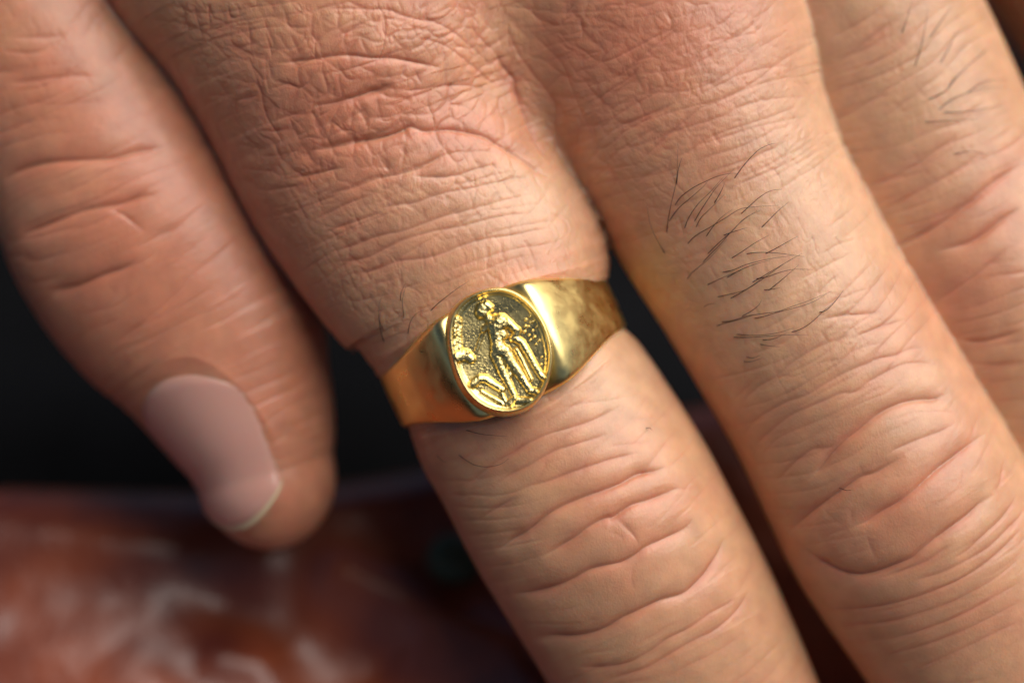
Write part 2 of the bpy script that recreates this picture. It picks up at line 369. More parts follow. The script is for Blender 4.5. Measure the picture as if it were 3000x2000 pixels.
# ------------------------------------------------------------------ traced skin creases (frames: origin and zoom of the crops they were read from)
FR = {'A': (300, 0, 2.352), 'B': (700, 400, 2.138), 'C': (1700, 300, 2.24), 'D': (2000, 1000, 2.24), 'E': (1250, 1150, 1.845),
      'F': (1000, 0, 2.24), 'G': (1900, 0, 2.119), 'P': (0, 0, 2.119), 'Q': (0, 700, 1.568), 'H': (2000, 700, 1.206), 'V': (0, 0, 0.784)}
CREASES = """
D3 690,1260 750,1200 850,1110 960,1030 1060,960 1160,890 1250,865 1330,820 1400,780 1460,745
D3 1090,1220 1200,1180 1290,1120 1400,1060 1500,990 1600,900 1680,830 1760,770 1840,710 1920,650 1990,600
D3 800,1330 860,1400 950,1460 1050,1510 1150,1530 1280,1510 1400,1465 1500,1420 1560,1370 1650,1300 1760,1220 1870,1140 1960,1050 2040,1000
D2 2040,1000 2080,930 2100,820 2120,760
D3 820,910 900,830 970,740 1060,650 1150,580 1250,500 1350,440 1450,400 1550,380 1680,370 1760,330
D2 600,930 680,850 760,770 850,710 930,700 1040,680
D2 1310,770 1390,710 1480,670 1580,630 1680,595 1750,560 1810,510
D1 520,780 550,720 620,640 720,590 840,540 960,490 1060,440 1160,380 1260,320 1380,290
D2 460,700 530,630 610,560 700,490 830,430 950,380 1040,340 1130,330 1230,260 1340,200 1450,150 1560,140 1680,160
D2 400,640 430,570 500,500 600,440 700,390 800,360 900,300 1000,240 1100,190 1200,150 1300,110 1400,90 1500,50 1600,40
D2 390,420 440,350 510,290 600,240 680,170 760,110 860,50 980,0 1100,-40
D1 480,330 560,300 650,230 740,230 820,190 920,135 1040,115 1130,60 1250,20 1350,-5
D1 300,450 340,380 420,300 500,230 590,180
D1 900,1290 1000,1250 1100,1220
D1 1210,1210 1215,1280 1240,1350 1280,1440 1300,1470
D1 1110,1080 1110,1150 1120,1200
D1 1820,780 1830,860 1820,960 1800,1020
D1 1780,770 1860,770 1960,750
D1 910,1080 980,1150 1050,1200
D1 1150,790 1170,840 1190,880
D1 1300,510 1400,505 1500,470 1600,460 1700,460 1840,470
D2 1250,1560 1330,1540 1450,1500 1600,1440 1700,1370 1800,1310
D2 1740,1440 1860,1370 1980,1260 2090,1160 2160,1060 2200,980
D2 1500,1568 1680,1520 1850,1440 2000,1350 2120,1240 2240,1110
D1 1800,1560 1950,1480 2080,1390 2240,1250
D1 1960,1560 2100,1480 2240,1370
D1 1880,520 1910,600 1900,680
H2 470,1300 560,1305 700,1295 850,1255 1000,1190 1120,1100 1206,1010
H1 520,1350 650,1360 800,1330 950,1280 1100,1200 1206,1110
H1 560,1420 700,1415 850,1380 1000,1320 1206,1200
H1 700,1470 900,1420 1100,1330 1206,1270
H1 800,1530 1000,1440 1206,1340
E3 370,860 450,800 550,740 650,660 760,600 860,560 950,530 1050,490 1140,440 1230,425 1300,400
E3 620,890 700,840 800,780 880,720 960,680 1010,670 1100,610 1200,580 1300,540 1380,510
E3 450,1080 560,1080 680,1050 780,1010 870,960 960,935 1050,915 1120,880 1190,830 1280,790 1380,740 1440,680
E3 560,1310 700,1315 820,1315 950,1280 1050,1220 1160,1170 1270,1120 1380,1090 1450,1040 1530,950 1580,850 1600,780
E2 260,700 350,640 440,590 520,560
E2 370,510 440,450 560,390 680,320 800,280 900,250 1010,215
E2 520,510 650,480 780,430 900,390 1000,360 1160,320
E2 200,520 300,430 400,360 520,290 640,230 760,195 870,160 960,120 1060,70
E1 1200,520 1350,520 1470,520
E1 930,300 1080,280 1250,270
E2 1020,680 1080,730 1130,790 1140,840
E1 950,740 1040,770 1075,840
E1 1130,890 1110,960 1110,1030 1150,1090
E1 1260,770 1290,720
E1 1460,600 1540,680 1580,780
E2 800,1480 950,1480 1080,1460 1200,1400 1300,1330 1420,1270 1530,1190 1640,1130 1700,1060
E2 960,1550 1080,1520 1200,1480 1320,1410 1440,1340 1560,1280 1680,1170 1740,1060
E1 1250,1560 1400,1480 1560,1400 1720,1290
E1 1100,1370 1200,1320 1300,1260 1400,1220
E1 700,90 850,60 1000,40 1150,10
E1 1050,150 1200,140 1330,110
B2 300,270 400,255 500,230 600,205 680,195
B3 400,90 520,80 640,60 750,35 850,0
B2 520,380 600,350 720,310 830,260 950,245 1050,225 1120,205 1200,160 1300,120
B2 900,120 930,190 950,240
B2 450,530 560,480 660,430 770,385 870,350
B2 840,430 900,445 980,430 1100,415 1200,380 1300,350 1450,325 1600,290 1750,260 1850,260
B2 1050,240 1200,255 1350,245 1500,200 1650,170
B2 510,620 620,570 740,530 850,490 930,450
B2 590,720 700,690 830,640 930,610 1020,595 1120,560 1250,510 1400,470 1550,430 1700,390 1850,360
B2 560,790 680,780 800,760 920,700 1030,650 1120,620 1230,590 1400,560 1550,520 1700,490 1850,480
B2 700,850 800,850 900,820 1000,780 1150,765 1280,730 1400,680 1550,640 1700,620 1850,590 1980,570
B1 1270,870 1340,830 1450,790 1600,740 1750,700 1900,680 2050,640
B1 1150,950 1300,910 1450,850 1550,830 1700,770 1850,740
B1 800,930 950,900 1020,860
B1 1000,960 1150,910
B1 1650,890 1750,850 1900,800
B1 700,1040 850,1010 1000,970
B1 1050,1120 1200,1060 1350,1000 1450,960
B1 1340,115 1480,95 1600,100 1700,130
B1 1300,305 1450,285 1600,240 1750,215
B1 1500,460 1650,455 1800,430 1950,420
B1 1480,640 1600,600 1760,560 1900,540 2050,520
F3 1000,290 1050,420 1130,520 1140,590 1180,700 1230,820 1290,930 1350,1020 1400,1100
F2 850,160 920,260 1000,340 1050,430
F2 1090,120 1130,300 1250,480 1330,580 1400,700 1400,830 1420,1000
F2 450,90 600,140 720,200 840,300 950,400 1000,460
F2 440,250 560,260 680,300 780,370 880,450 960,520 1060,580
F3 0,660 100,640 200,610 290,590 380,570
F3 0,940 150,930 280,900 400,860 450,830 560,860 700,850 850,870 950,900 1050,960 1180,1040 1290,1120 1400,1180
F2 0,800 100,750 190,710
F2 350,600 500,590 650,570 800,560 950,580
F2 300,1140 450,1110 560,1070 700,1010 850,990
F1 640,700 780,690 900,760 1010,870
F1 1200,170 1330,300 1440,420 1500,560 1560,700
F1 1290,90 1400,170 1500,110 1560,40
F1 1400,170 1480,280 1580,330 1680,400 1760,330 1830,200
F2 1600,420 1750,400 1900,330 2050,250 2200,180
F2 1720,560 1850,480 1990,360 2120,260 2240,170
F2 1620,690 1740,610 1880,520 2000,400
F1 1640,900 1780,780 1900,700 2050,620 2240,500
F1 1720,980 1850,870 2000,790 2240,640
F1 1650,1150 1800,1010 1960,900 2120,820
F1 1490,560 1560,720 1640,900 1640,1050
F1 1560,480 1640,600 1750,700 1850,760
F1 1430,760 1500,900 1540,1050
F2 1240,0 1270,110 1400,170
F2 1430,140 1480,80 1560,0
F2 1640,160 1700,90 1750,0
A3 1170,435 1280,430 1400,415 1500,400 1600,385 1700,380 1850,400 1980,400 2100,420 2250,450 2352,470
A2 1540,370 1450,250 1420,180
A2 1560,340 1620,260 1750,200 1880,190
A3 1430,735 1550,720 1680,690 1800,650 1950,600 2030,570
A3 1480,1020 1600,1000 1720,970 1850,960 1980,930 2100,880 2150,850
A2 1100,620 1200,600 1280,580 1360,610 1430,540 1430,460
A2 1360,610 1300,680 1250,750
A2 1250,750 1300,790 1420,780
A2 1400,720 1450,790 1500,870 1550,950 1580,1000
A2 1350,980 1420,1070 1460,1150
A2 1150,850 1250,810 1350,790
A2 1080,480 1060,570 1090,650 1110,760 1150,850 1220,950 1250,1010
A2 920,700 1000,680 1090,650
A2 880,200 890,300 960,350 1020,380 1050,470
A2 1000,130 1010,230 1020,370
A2 640,0 640,100 670,200 690,300
A2 730,0 730,100 740,200
A2 860,0 880,120 960,110 1000,90
A2 690,220 780,200 850,180 880,150
A2 1230,0 1260,100 1290,180 1400,190 1500,160
A2 1120,220 1150,320 1170,430
A2 1020,380 1130,380
A2 1250,1240 1350,1220 1500,1190 1620,1160 1700,1160
A2 1580,1340 1720,1300 1840,1250 1950,1220 2050,1200 2150,1170 2300,1140
A2 1900,1050 1930,1120 1990,1200
A2 1380,1430 1550,1370 1700,1320
A1 760,430 870,420 960,430
A1 900,680 920,800 940,860
A2 1530,60 1700,60 1850,65 1980,70 2080,110 2200,140 2352,170
A2 1930,60 1950,180 1940,280
A2 1770,240 1720,320 1670,370
A2 1290,220 1320,300 1370,410
A2 1600,400 1650,500 1700,550 1800,540
A2 1600,560 1590,640 1600,700
A2 1700,700 1780,780 1820,850 1840,940
A2 1890,640 1900,740 1930,850
A2 1530,810 1620,870 1720,960
A2 1730,950 1650,850 1770,800
A2 2120,430 2080,500 2020,590
A2 2150,470 2200,590
A2 1770,230 1800,320 1850,400
A1 1040,480 1150,470 1250,460
A1 1150,470 1170,560
A1 1280,460 1300,540
A1 540,0 560,120 600,260
A1 520,200 620,200 690,220
C2 120,270 220,180 350,120 500,60 620,0
C2 370,410 450,330 560,230 650,150 760,60 840,0
C1 580,380 700,330 820,250 950,190 1080,150 1240,100 1450,20
C1 760,290 1000,210 1250,140 1500,90
C1 800,540 900,490 1050,430 1200,330 1350,280
C1 1000,560 1150,490 1300,430 1450,350
C1 1550,1020 1700,930 1850,900
C1 1380,1200 1600,1080 1800,980
C2 1540,1440 1700,1400 1850,1390 2000,1370
C2 1750,1560 1950,1480 2150,1420
C1 1550,1350 1750,1270 1950,1200
C1 60,330 180,420 260,560 330,640
C1 330,560 450,470 560,420
C1 20,560 120,480 220,380
G1 300,590 420,540 560,470 700,430 860,410
G1 250,690 420,640 600,560 780,500 960,470
G1 480,700 640,640 820,610 1000,600
G1 400,300 520,240 700,200
P3 0,1140 100,1070 250,1020 400,1000 550,990 700,980 800,950 950,920 1050,910
P3 100,1480 200,1430 350,1370 500,1310 650,1280 760,1260 870,1220 1000,1200
P2 820,1560 950,1480 1050,1430 1150,1370
P2 0,520 150,510 350,480 480,470 640,480
P1 0,430 200,420 400,400
P1 100,620 300,650 500,640 700,620
P1 60,790 200,760 320,740 450,760
P2 30,240 300,230 440,210
P1 0,330 200,330 420,310
P2 640,1280 760,1330 850,1400 930,1460
P1 0,900 150,870 330,830 560,830
Q3 200,250 350,220 470,170 580,130 650,70
Q2 500,500 600,430 720,330 820,240 900,170
Q1 480,200 540,270
G2 1100,260 1250,180 1400,90 1500,0
G2 1150,420 1280,320 1430,200 1560,90
G1 1200,560 1340,440 1500,320 1640,200
G1 1230,700 1400,620 1560,560
G2 1380,1160 1560,1080 1760,960 1960,800
G2 1420,1330 1640,1210 1880,1080 2100,930
G3 1500,1560 1720,1440 1950,1290 2150,1130 2331,1010
G3 1760,1568 2000,1500 2200,1360 2331,1280
H3 960,350 1040,365 1120,350 1206,320
H2 880,230 960,180 1060,110 1150,30
H2 1000,440 1100,445 1206,430
H1 1040,500 1120,505 1206,490
H1 1090,580 1206,560
"""
def parse(txt):
    out = []
    for ln in txt.strip().splitlines():
        k, *pts = ln.split(); ox, oy, s = FR[k[0]]
        P = np.array([tuple(map(float, q.split(','))) for q in pts]) / s + (ox, oy)
        out.append((k[0], int(k[1]) if len(k) > 1 else 0, P))
    return out

# ------------------------------------------------------------------ relief map of the skin over the hand plane
RES = 16.0; X0, Y0, X1, Y1 = -46.0, -33.0, 46.0, 33.0
nx, ny = int((X1 - X0) * RES), int((Y1 - Y0) * RES)
gx = (X0 + (np.arange(nx) + 0.5) / RES).astype(np.float32); gy = (Y0 + (np.arange(ny) + 0.5) / RES).astype(np.float32)
GX, GY = np.meshgrid(gx, gy)              # row = y

def stroke(Hm, Rm, P, dep, wid, red_and_shade=0.0, broad=0.35):
    """carve one crease: a narrow furrow inside a wide shallow valley, fading at both ends"""
    Q = catmull(P, 5)
    L = np.concatenate([[0], np.cumsum(np.hypot(*np.diff(Q, axis=0).T))]); T = L[-1]
    m = wid * 9
    a = np.clip(((Q.min(0) - m - (X0, Y0)) * RES).astype(int), 0, (nx, ny)); b = np.clip(((Q.max(0) + m - (X0, Y0)) * RES).astype(int) + 1, 0, (nx, ny))
    if (b <= a).any(): return
    sx = GX[a[1]:b[1], a[0]:b[0]]; sy = GY[a[1]:b[1], a[0]:b[0]]
    best = np.full(sx.shape, 1e6, np.float32); bl = np.zeros(sx.shape, np.float32)
    for i in range(len(Q) - 1):
        d = Q[i + 1] - Q[i]; l2 = max(d @ d, 1e-9)
        t = np.clip(((sx - Q[i, 0]) * d[0] + (sy - Q[i, 1]) * d[1]) / l2, 0, 1)
        dd = (sx - Q[i, 0] - d[0] * t) ** 2 + (sy - Q[i, 1] - d[1] * t) ** 2
        mm = dd < best; best = np.where(mm, dd, best); bl = np.where(mm, L[i] + t * (L[i + 1] - L[i]), bl)
    dist = np.sqrt(best)
    fd = min(1.2 + wid * 5, T * 0.45); env = sstep(-0.1 * fd, fd, bl) * sstep(-0.1 * fd, fd, T - bl)
    env = env * (0.8 + 0.4 * vnoise(sx * 0.45, sy * 0.45, int(T * 1000) % 997))
    g = np.exp(-np.abs(dist / (wid * 0.8)) ** 1.1) * (1 - broad) + np.exp(-(dist / (wid * 3.2)) ** 2) * broad
    sl_ = (slice(a[1], b[1]), slice(a[0], b[0]))
    Hm[sl_] = np.minimum(Hm[sl_], 0) if False else Hm[sl_] - dep * env * g
    if red_and_shade: Rm[sl_] = np.maximum(Rm[sl_], red_and_shade * env * (0.7 * np.exp(-(dist / (wid * 1.2)) ** 1.5) + 0.3 * np.exp(-(dist / (wid * 3.5)) ** 2)))  # crease shade put into the colour: darker and redder along the furrow

def gauss(x, y, cx, cy, sx, sy=None, rot=0):
    sy = sy or sx; c, s = math.cos(rot), math.sin(rot)
    u = (x - cx) * c + (y - cy) * s; v = -(x - cx) * s + (y - cy) * c
    return np.exp(-(u / sx) ** 2 - (v / sy) ** 2)

def G(vx, vy, r, r2=None, rot=0):
    X, Y, _ = vpt(vx, vy); return gauss(GX, GY, X, Y, r / 27.44, (r2 or r) / 27.44, rot)

def build_maps():
    Hm = np.zeros(GX.shape, np.float32); Rm = np.zeros(GX.shape, np.float32)
    # finger coordinates
    S = np.zeros(GX.shape); U = np.zeros(GX.shape); W = np.full(GX.shape, 10.0); bestk = np.full(GX.shape, 1e9); ID = np.zeros(GX.shape, np.int8)
    xc, yc = GX[::4, ::4].astype(float), GY[::4, ::4].astype(float)
    for fi, tb in enumerate((RINGF, MIDF, INDF, PINF)):
        i, t, u, e = tb.coords(xc, yc); Q = tb.at(i, t)
        z = Q[..., 3] + Q[..., 4] * np.sqrt(np.clip(1 - (u / Q[..., 2]) ** 2, 0, 1)) - np.where(np.abs(u) > Q[..., 2], (np.abs(u) - Q[..., 2]) * 5, 0)
        k = -z; s = np.interp(i + t, np.arange(len(tb.len)), tb.len)
        up = lambda a: np.repeat(np.repeat(a, 4, 0), 4, 1)[:ny, :nx]
        m = up(k) < bestk
        # smooth analytic coordinates (no blocky upsampling): local frame projected through the mean axis
        bestk = np.where(m, up(k), bestk); ID = np.where(m, fi, ID)
    for fi, tb in enumerate((RINGF, MIDF, INDF, PINF)):
        m = ID == fi
        i, t, u, e = tb.coords(GX[m].astype(float), GY[m].astype(float))
        S[m] = np.interp(i + t, np.arange(len(tb.len)), tb.len); U[m] = u; W[m] = tb.at(i, t)[:, 2]
    S = S.astype(np.float32); U = U.astype(np.float32)
    # zones
    knuckle = np.clip(G(820, 180, 330, 300) + 0.6 * G(1250, 250, 300, 260) + 0.5 * G(1500, 40, 260), 0, 1)
    pip = np.clip(G(1410, 1240, 270, 230, 0.5) + G(2060, 1180, 290, 230, 0.5), 0, 1)
    prox = np.clip(1 - pip, 0, 1)
    wx = fbm(GX * 0.22, GY * 0.22, 3) - 0.5; wy = fbm(GX * 0.22, GY * 0.22, 11) - 0.5
    w2x = fbm(GX * 0.6, GY * 0.6, 23, 2) - 0.5; w2y = fbm(GX * 0.6, GY * 0.6, 29, 2) - 0.5
    s1 = S + 3.2 * wx + 0.3 * w2x + 0.02 * U * U; u1 = U + 3.2 * wy + 0.3 * w2y
    # how strongly the skin is criss-crossed: on the back of the hand and the first phalanges
    sA = GX * AX[0] + GY * AX[1]
    fade0 = np.choose(ID, (1.0, 11.0, 6.0, -40.0))
    lat = ((1 - sstep(fade0, fade0 + 8, sA)) * np.choose(ID, (1.0, 0.75, 0.4, 0.5))).astype(np.float32)
    # big pillowed plates on the knuckles and the back of the hand
    f1, f2, _ = voronoi(s1 / 1.9, u1 / 2.2, 41, 0.95)
    e = f2 - f1
    Hm -= (0.19 * knuckle + 0.014) * np.exp(-(e / 0.20)) * (0.35 + 0.9 * fbm(GX * 0.35, GY * 0.35, 71)) * (0.15 + 0.85 * lat)
    # smaller plates
    f1, f2, _ = voronoi(s1 / 0.95 + 3.3, u1 / 1.05 + 1.7, 57, 0.9)
    e = f2 - f1
    Hm -= (0.034 * lat + 0.03 * knuckle + 0.006) * np.exp(-(e / 0.22)) * (0.1 + 1.2 * sstep(0.3, 0.7, fbm(GX * 0.3, GY * 0.3, 77)))
    # running transverse lines across the fingers
    for sp, amp, sd in ((1.55, 0.11, 101), (0.85, 0.03, 107)):
        q = S + 0.018 * U * U + 2.0 * (fbm(GX * 0.10, GY * 0.16, sd, 2) - 0.5) * 2
        ln = np.abs((q / sp) % 1 - 0.5) * sp
        am = sstep(0.35, 0.7, fbm(S * 0.5, U * 0.12, sd + 3))
        Hm -= amp * am * np.exp(-(ln / 0.17) ** 1.15) * (1 - 0.85 * pip) * (1 - 0.5 * knuckle)
        # short cross lines that divide each band of skin into little plates, slanting one way or the other
        row = np.floor(q / sp); fr_ = (q / sp) % 1
        sl_ = (hash2(row, np.floor(U / 4.0), sd + 7) - 0.5) * 1.1
        for wv_, am_ in ((1.15, 0.075), (0.7, 0.03)):
            v = U / wv_ + hash2(row, row * 0, sd + 5) * 9 + sl_ * (fr_ - 0.5) + 1.1 * (fbm(GX * 0.5, GY * 0.5, sd + 9, 2) - 0.5)
            k = np.round(v); on = hash2(row, k, sd + 11)
            lc = np.abs(v - k) * wv_
            Hm -= am_ * (1.0 if sp > 1 else 0.35) * lat * (1 - 0.25 * knuckle) * sstep(0.25, 0.8, on) * np.exp(-(lc / 0.11) ** 1.15) * sstep(0, 0.12, fr_) * sstep(0, 0.12, 1 - fr_)
    # grain: short fibres along the tension of the skin
    f1, f2, _ = voronoi((GX * 0.5 + GY * 0.86) / 0.26 + w2x, (GX * 0.86 - GY * 0.5) / 0.36 + w2y, 131)
    Hm -= 0.010 * np.exp(-((f2 - f1) / 0.25))
    Hm += 0.018 * (vnoise(S * 5.5 + U * 1.5, U * 2.6 - S * 1.2, 137) - 0.5)
    Hm += 0.22 * (fbm(GX * 0.13, GY * 0.13, 151, 2) - 0.5)
    groove_shade = np.clip(-Hm / 0.16, 0, 1)  # depth mask for the shade painted into the furrows
    Hm *= 0.60
    # joint folds traced one by one
    DEP = {1: (0.065, 0.13, 0.4), 2: (0.135, 0.16, 0.7), 3: (0.30, 0.21, 1.0)}
    cr = parse(CREASES)
    allp = np.vstack([c[2] for c in cr]); pts = trace(allp[:, 0], allp[:, 1])[:, :2]; k = 0
    for fr, lv, P in cr:
        q = pts[k:k + len(P)]; k += len(P)
        dep, wid, rd = DEP[lv]
        if fr in 'PQ' or (fr in 'G' and lv >= 2): dep *= (1, 0.6, 1.0, 1.5)[lv]; wid *= 1.6
        if fr in 'DE': dep *= (1, 0.65, 1.1, 1.55)[lv]; wid *= (1, 0.9, 1.15, 1.35)[lv]
        if fr in 'AF' and lv == 2: dep *= 0.8; wid *= 0.85
        stroke(Hm, Rm, q, dep, wid, rd, 0.4 if fr in 'DE' else 0.3)
    # the fold of skin around the little finger's nail
    nf = np.array([(405, 1190), (425, 1120), (475, 1062), (548, 1044), (622, 1068), (700, 1130), (765, 1215), (815, 1305), (850, 1390)], float)
    q = trace(nf[:, 0], nf[:, 1])[:, :2]; stroke(Hm, Rm, q, -0.15, 0.85, 0.3, 0.2)
    # flesh pressed up along both edges of the ring
    for nf in ([(840, 862), (930, 790), (1035, 716), (1150, 660), (1260, 630), (1385, 602)], [(925, 1012), (1030, 992), (1140, 972), (1240, 945), (1330, 880), (1450, 775)]):
        nf = np.array(nf, float) / 0.784; q = trace(nf[:, 0], nf[:, 1])[:, :2]; stroke(Hm, Rm, q, -0.30, 0.8, 0.15, 0.3)
    # puffed pads between the folds of the two finger joints
    Hm += 0.25 * pip
    # redness of the skin, plus shade painted into creases and the little finger
    R = 0.68 * G(800, 200, 280, 190) + 0.5 * G(960, 330, 260, 90, 0.2) + 0.65 * G(1470, 20, 250, 160) + 0.35 * G(1650, 130, 220, 150) + 0.35 * G(1430, 1220, 220, 110, 0.5) + 0.3 * G(2030, 1200, 240, 150, 0.5)
    R += 0.4 * G(2280, 640, 200, 160) + 0.35 * G(620, 800, 190, 330, 0.5) + 0.3 * G(640, 1050, 170, 220) + 0.5 * G(330, 600, 360, 330) + 0.25 * G(80, 200, 260, 300) + 0.28 * G(1180, 500, 400, 260)
    R += 0.35 * (fbm(GX * 0.3, GY * 0.3, 161) - 0.45) + 0.3 * (fbm(GX * 1.1, GY * 1.1, 163) - 0.5)
    R += 0.32 * (ID == 3) * sstep(0, 1.5, -GX - 6 + 0 * GY) + 0.06  # little finger: its pink, plus the ring finger's shade painted as extra red
    R = np.clip(R, 0, 0.78); R = np.clip(R + (1 - R) * np.clip(0.75 * Rm + 0.58 * groove_shade, 0, 0.95), 0, 1)  # furrows painted darker and redder with depth, standing in for their shade
    T = 0.5 * G(1250, 460, 120, 90) + 0.55 * G(1900, 480, 240, 420, -0.5) + 0.3 * G(1900, 100, 150, 250) + 0.4 * G(1080, 480, 260, 160, 0.4) + 0.5 * G(1420, 880, 150, 130) + 0.25 * G(2150, 900, 150)
    T = np.clip(T + 0.35 * (fbm(GX * 0.35, GY * 0.35, 171) - 0.45), 0, 0.8)
    return Hm, R.astype(np.float32), T.astype(np.float32)

def sample(Mp, x, y):
    u = np.clip((x - X0) * RES - 0.5, 0, nx - 1.001); v = np.clip((y - Y0) * RES - 0.5, 0, ny - 1.001)
    i = u.astype(int); j = v.astype(int); fu = u - i; fv = v - j
    return (Mp[j, i] * (1 - fu) + Mp[j, i + 1] * fu) * (1 - fv) + (Mp[j + 1, i] * (1 - fu) + Mp[j + 1, i + 1] * fu) * fv

def build_hand():
    V, F = surface_nets()
    n, _ = vnormals(V, F); V = project(V, n, 3)
    parts = []; pend = []
    def infr(V, F, mar, nzmin):
        c = V[F].mean(1); s = D / (D - c[:, 2]); _, fn = vnormals(V, F)
        nz = fn[:, 2] / np.maximum(np.linalg.norm(fn, axis=1), 1e-9)
        return (np.abs(c[:, 0] * s) < 42.86 + mar) & (np.abs(c[:, 1] * s) < 28.6 + mar) & (nz > nzmin)
    rest = []
    splits = []
    for lv, (mar, nz) in enumerate(((4, -0.35), (1.5, -0.12), (0.6, 0.0))):
        sel = infr(V, F, mar, nz)
        if lv == 2:                      # the far, blurred little finger and forefinger need no finest level
            c = V[F].mean(1); sel &= c[:, 2] > -15
        n0 = len(V)
        V, F, keep, sp = subdivide(V, F, sel)
        rest.append(keep); splits.append((sp, n0))
        n, _ = vnormals(V, F)
        new = np.arange(n0, len(V)); V[new] = project(V[new], n[new], 1)
    Hm, R, T = build_maps()
    n_all = np.zeros_like(V); 
    allF = np.vstack(rest + [F])
    n_all, _ = vnormals(V, allF)
    # nail plate seat: keep the furrows off the nail
    h = sample(Hm, V[:, 0], V[:, 1])
    edge = np.minimum(np.minimum(V[:, 0] - X0, X1 - V[:, 0]), np.minimum(V[:, 1] - Y0, Y1 - V[:, 1]))
    fade = sstep(0.05, 0.5, n_all[:, 2]) * sstep(0, 2, edge)
    Vd = V + n_all * (h * fade)[:, None]
    # assemble polygons; unsplit neighbours take the mid points of split edges as extra corners
    loops = []; starts = []; tot = 0
    maps = []
    for (uk, nbase), n0 in splits: maps.append((uk, nbase))
    me = bpy.data.meshes.new('hand')
    polyv = []; ngons = []
    for lv, keep in enumerate(rest):
        (uk, nb) = maps[lv]; mul = nb + 1
        E = np.stack([keep, np.roll(keep, -1, 1)], -1); Es = np.sort(E, -1); key = Es[..., 0] * mul + Es[..., 1]
        pos = np.clip(np.searchsorted(uk, key), 0, len(uk) - 1); has = uk[pos] == key
        bad = has.any(1)
        polyv.append(keep[~bad])
        for f, hs, ps in zip(keep[bad], has[bad], pos[bad]):
            q = []
            for k in range(4):
                q.append(f[k])
                if hs[k]: q.append(nb + ps[k])
            ngons.append(q)
    Q = np.vstack(polyv + [F])
    flat = np.concatenate([Q.ravel()] + [np.array(q) for q in ngons]).astype(np.int32)
    ls = np.concatenate([np.arange(len(Q)) * 4, len(Q) * 4 + np.concatenate([[0], np.cumsum([len(q) for q in ngons])[:-1]])]).astype(np.int32) if ngons else (np.arange(len(Q)) * 4).astype(np.int32)
    W_ = to_world(Vd)
    me.vertices.add(len(W_)); me.vertices.foreach_set('co', W_.ravel())
    me.loops.add(len(flat)); me.loops.foreach_set('vertex_index', flat)
    me.polygons.add(len(ls)); me.polygons.foreach_set('loop_start', ls)
    me.update(calc_edges=True); me.validate()
    me.polygons.foreach_set('use_smooth', np.ones(len(me.polygons), dtype=bool))
    for nm, Mp in (('red_and_shade', R), ('tone', T)):
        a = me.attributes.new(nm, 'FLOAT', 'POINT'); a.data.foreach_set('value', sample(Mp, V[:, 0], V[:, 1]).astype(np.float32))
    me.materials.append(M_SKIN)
    o = bpy.data.objects.new('hand', me); COL.objects.link(o)
    print('hand verts', len(W_), 'polys', len(ls))
    return o

hand = build_hand()
tag(hand, 'bare right hand with wrinkled tan skin wearing the gold ring on its ring finger', 'hand')

# ------------------------------------------------------------------ fingernail of the little finger
def build_nail():
    tb = PINF; T = tb.len[-1]
    s0, s1 = None, None
    axis = tb.P[-1, :2] - tb.P[-4, :2]; axis /= np.hypot(*axis)
    # arc length of the nail's base and free edge, found from where they stand on the finger
    b = np.array(vpt(430, 868, -9)[:2]); f = np.array(vpt(600, 1170, -12)[:2])
    i, t, u, e = tb.coords(np.array([b[0], f[0]]), np.array([b[1], f[1]])); ss = np.interp(i + t, np.arange(len(tb.len)), tb.len) + e
    sb, sf = ss[0] - 0.7, T + 3.8
    nu, nv = 30, 34
    pc, half = math.radians(120), math.radians(47)
    cols = [np.interp(0, tb.len, tb.P[:, k]) for k in range(5)]
    def patch(kind, lift):
        q = np.linspace(-1, 1, nu)[:, None]; c = np.linspace(0, 1, nv)[None]
        end = sf - 3.0 * np.abs(q) ** 2.2
        if kind == 'plate': base = sb + 4.2 * np.abs(q) ** 2.0
        else: base = end - 0.1; end = end + 0.38 * (1 - 0.6 * np.abs(q) ** 3)
        s = base + (end - base) * c; sq = np.minimum(s, T); over = s - sq
        Q = [np.interp(sq, tb.len, tb.P[:, k]) for k in range(5)]
        dirs = np.diff(tb.P[:, :2], axis=0); dirs = np.vstack([dirs, dirs[-1:]]); dirs /= np.linalg.norm(dirs, axis=1, keepdims=True)
        ax = np.stack([np.interp(sq, tb.len, dirs[:, k]) for k in range(2)], -1)
        phi = pc - half * q + 0 * c
        cen = np.stack([Q[0] + axis[0] * over, Q[1] + axis[1] * over, Q[3]], -1)
        d = np.stack([-ax[..., 1] * np.cos(phi), ax[..., 0] * np.cos(phi), np.sin(phi)], -1)
        lo = np.zeros(s.shape); hi = np.full(s.shape, 12.0)
        for _ in range(22):
            md = (lo + hi) / 2; p = cen + d * md[..., None]
            ins = tb.sdf(p[..., 0].ravel(), p[..., 1].ravel(), p[..., 2].ravel()).reshape(s.shape) < 0
            lo = np.where(ins, md, lo); hi = np.where(ins, hi, md)
        r = lo + lift + 0.16 * (1 - q * q) + 0.35 * sstep(T - 2, sf, s) - 0.30 * np.clip((np.abs(q) - 0.88) / 0.12, 0, 1)
        if kind == 'plate': r = r - 0.25 * (1 - np.clip(c / 0.06, 0, 1))
        return (cen + d * r[..., None]).reshape(-1, 3)
    o = link_mesh('fingernail', patch('plate', 0.08), grid_faces(nu, nv)[:, ::-1].copy(), M_NAIL, hand)
    m = o.modifiers.new('thick', 'SOLIDIFY'); m.thickness = 0.00035; m.offset = -1
    t = link_mesh('nail_tip', patch('tip', 0.09), grid_faces(nu, nv)[:, ::-1].copy(), M_NAILTIP, o)
    m = t.modifiers.new('thick', 'SOLIDIFY'); m.thickness = 0.0004; m.offset = -1
    return o
nail = build_nail()

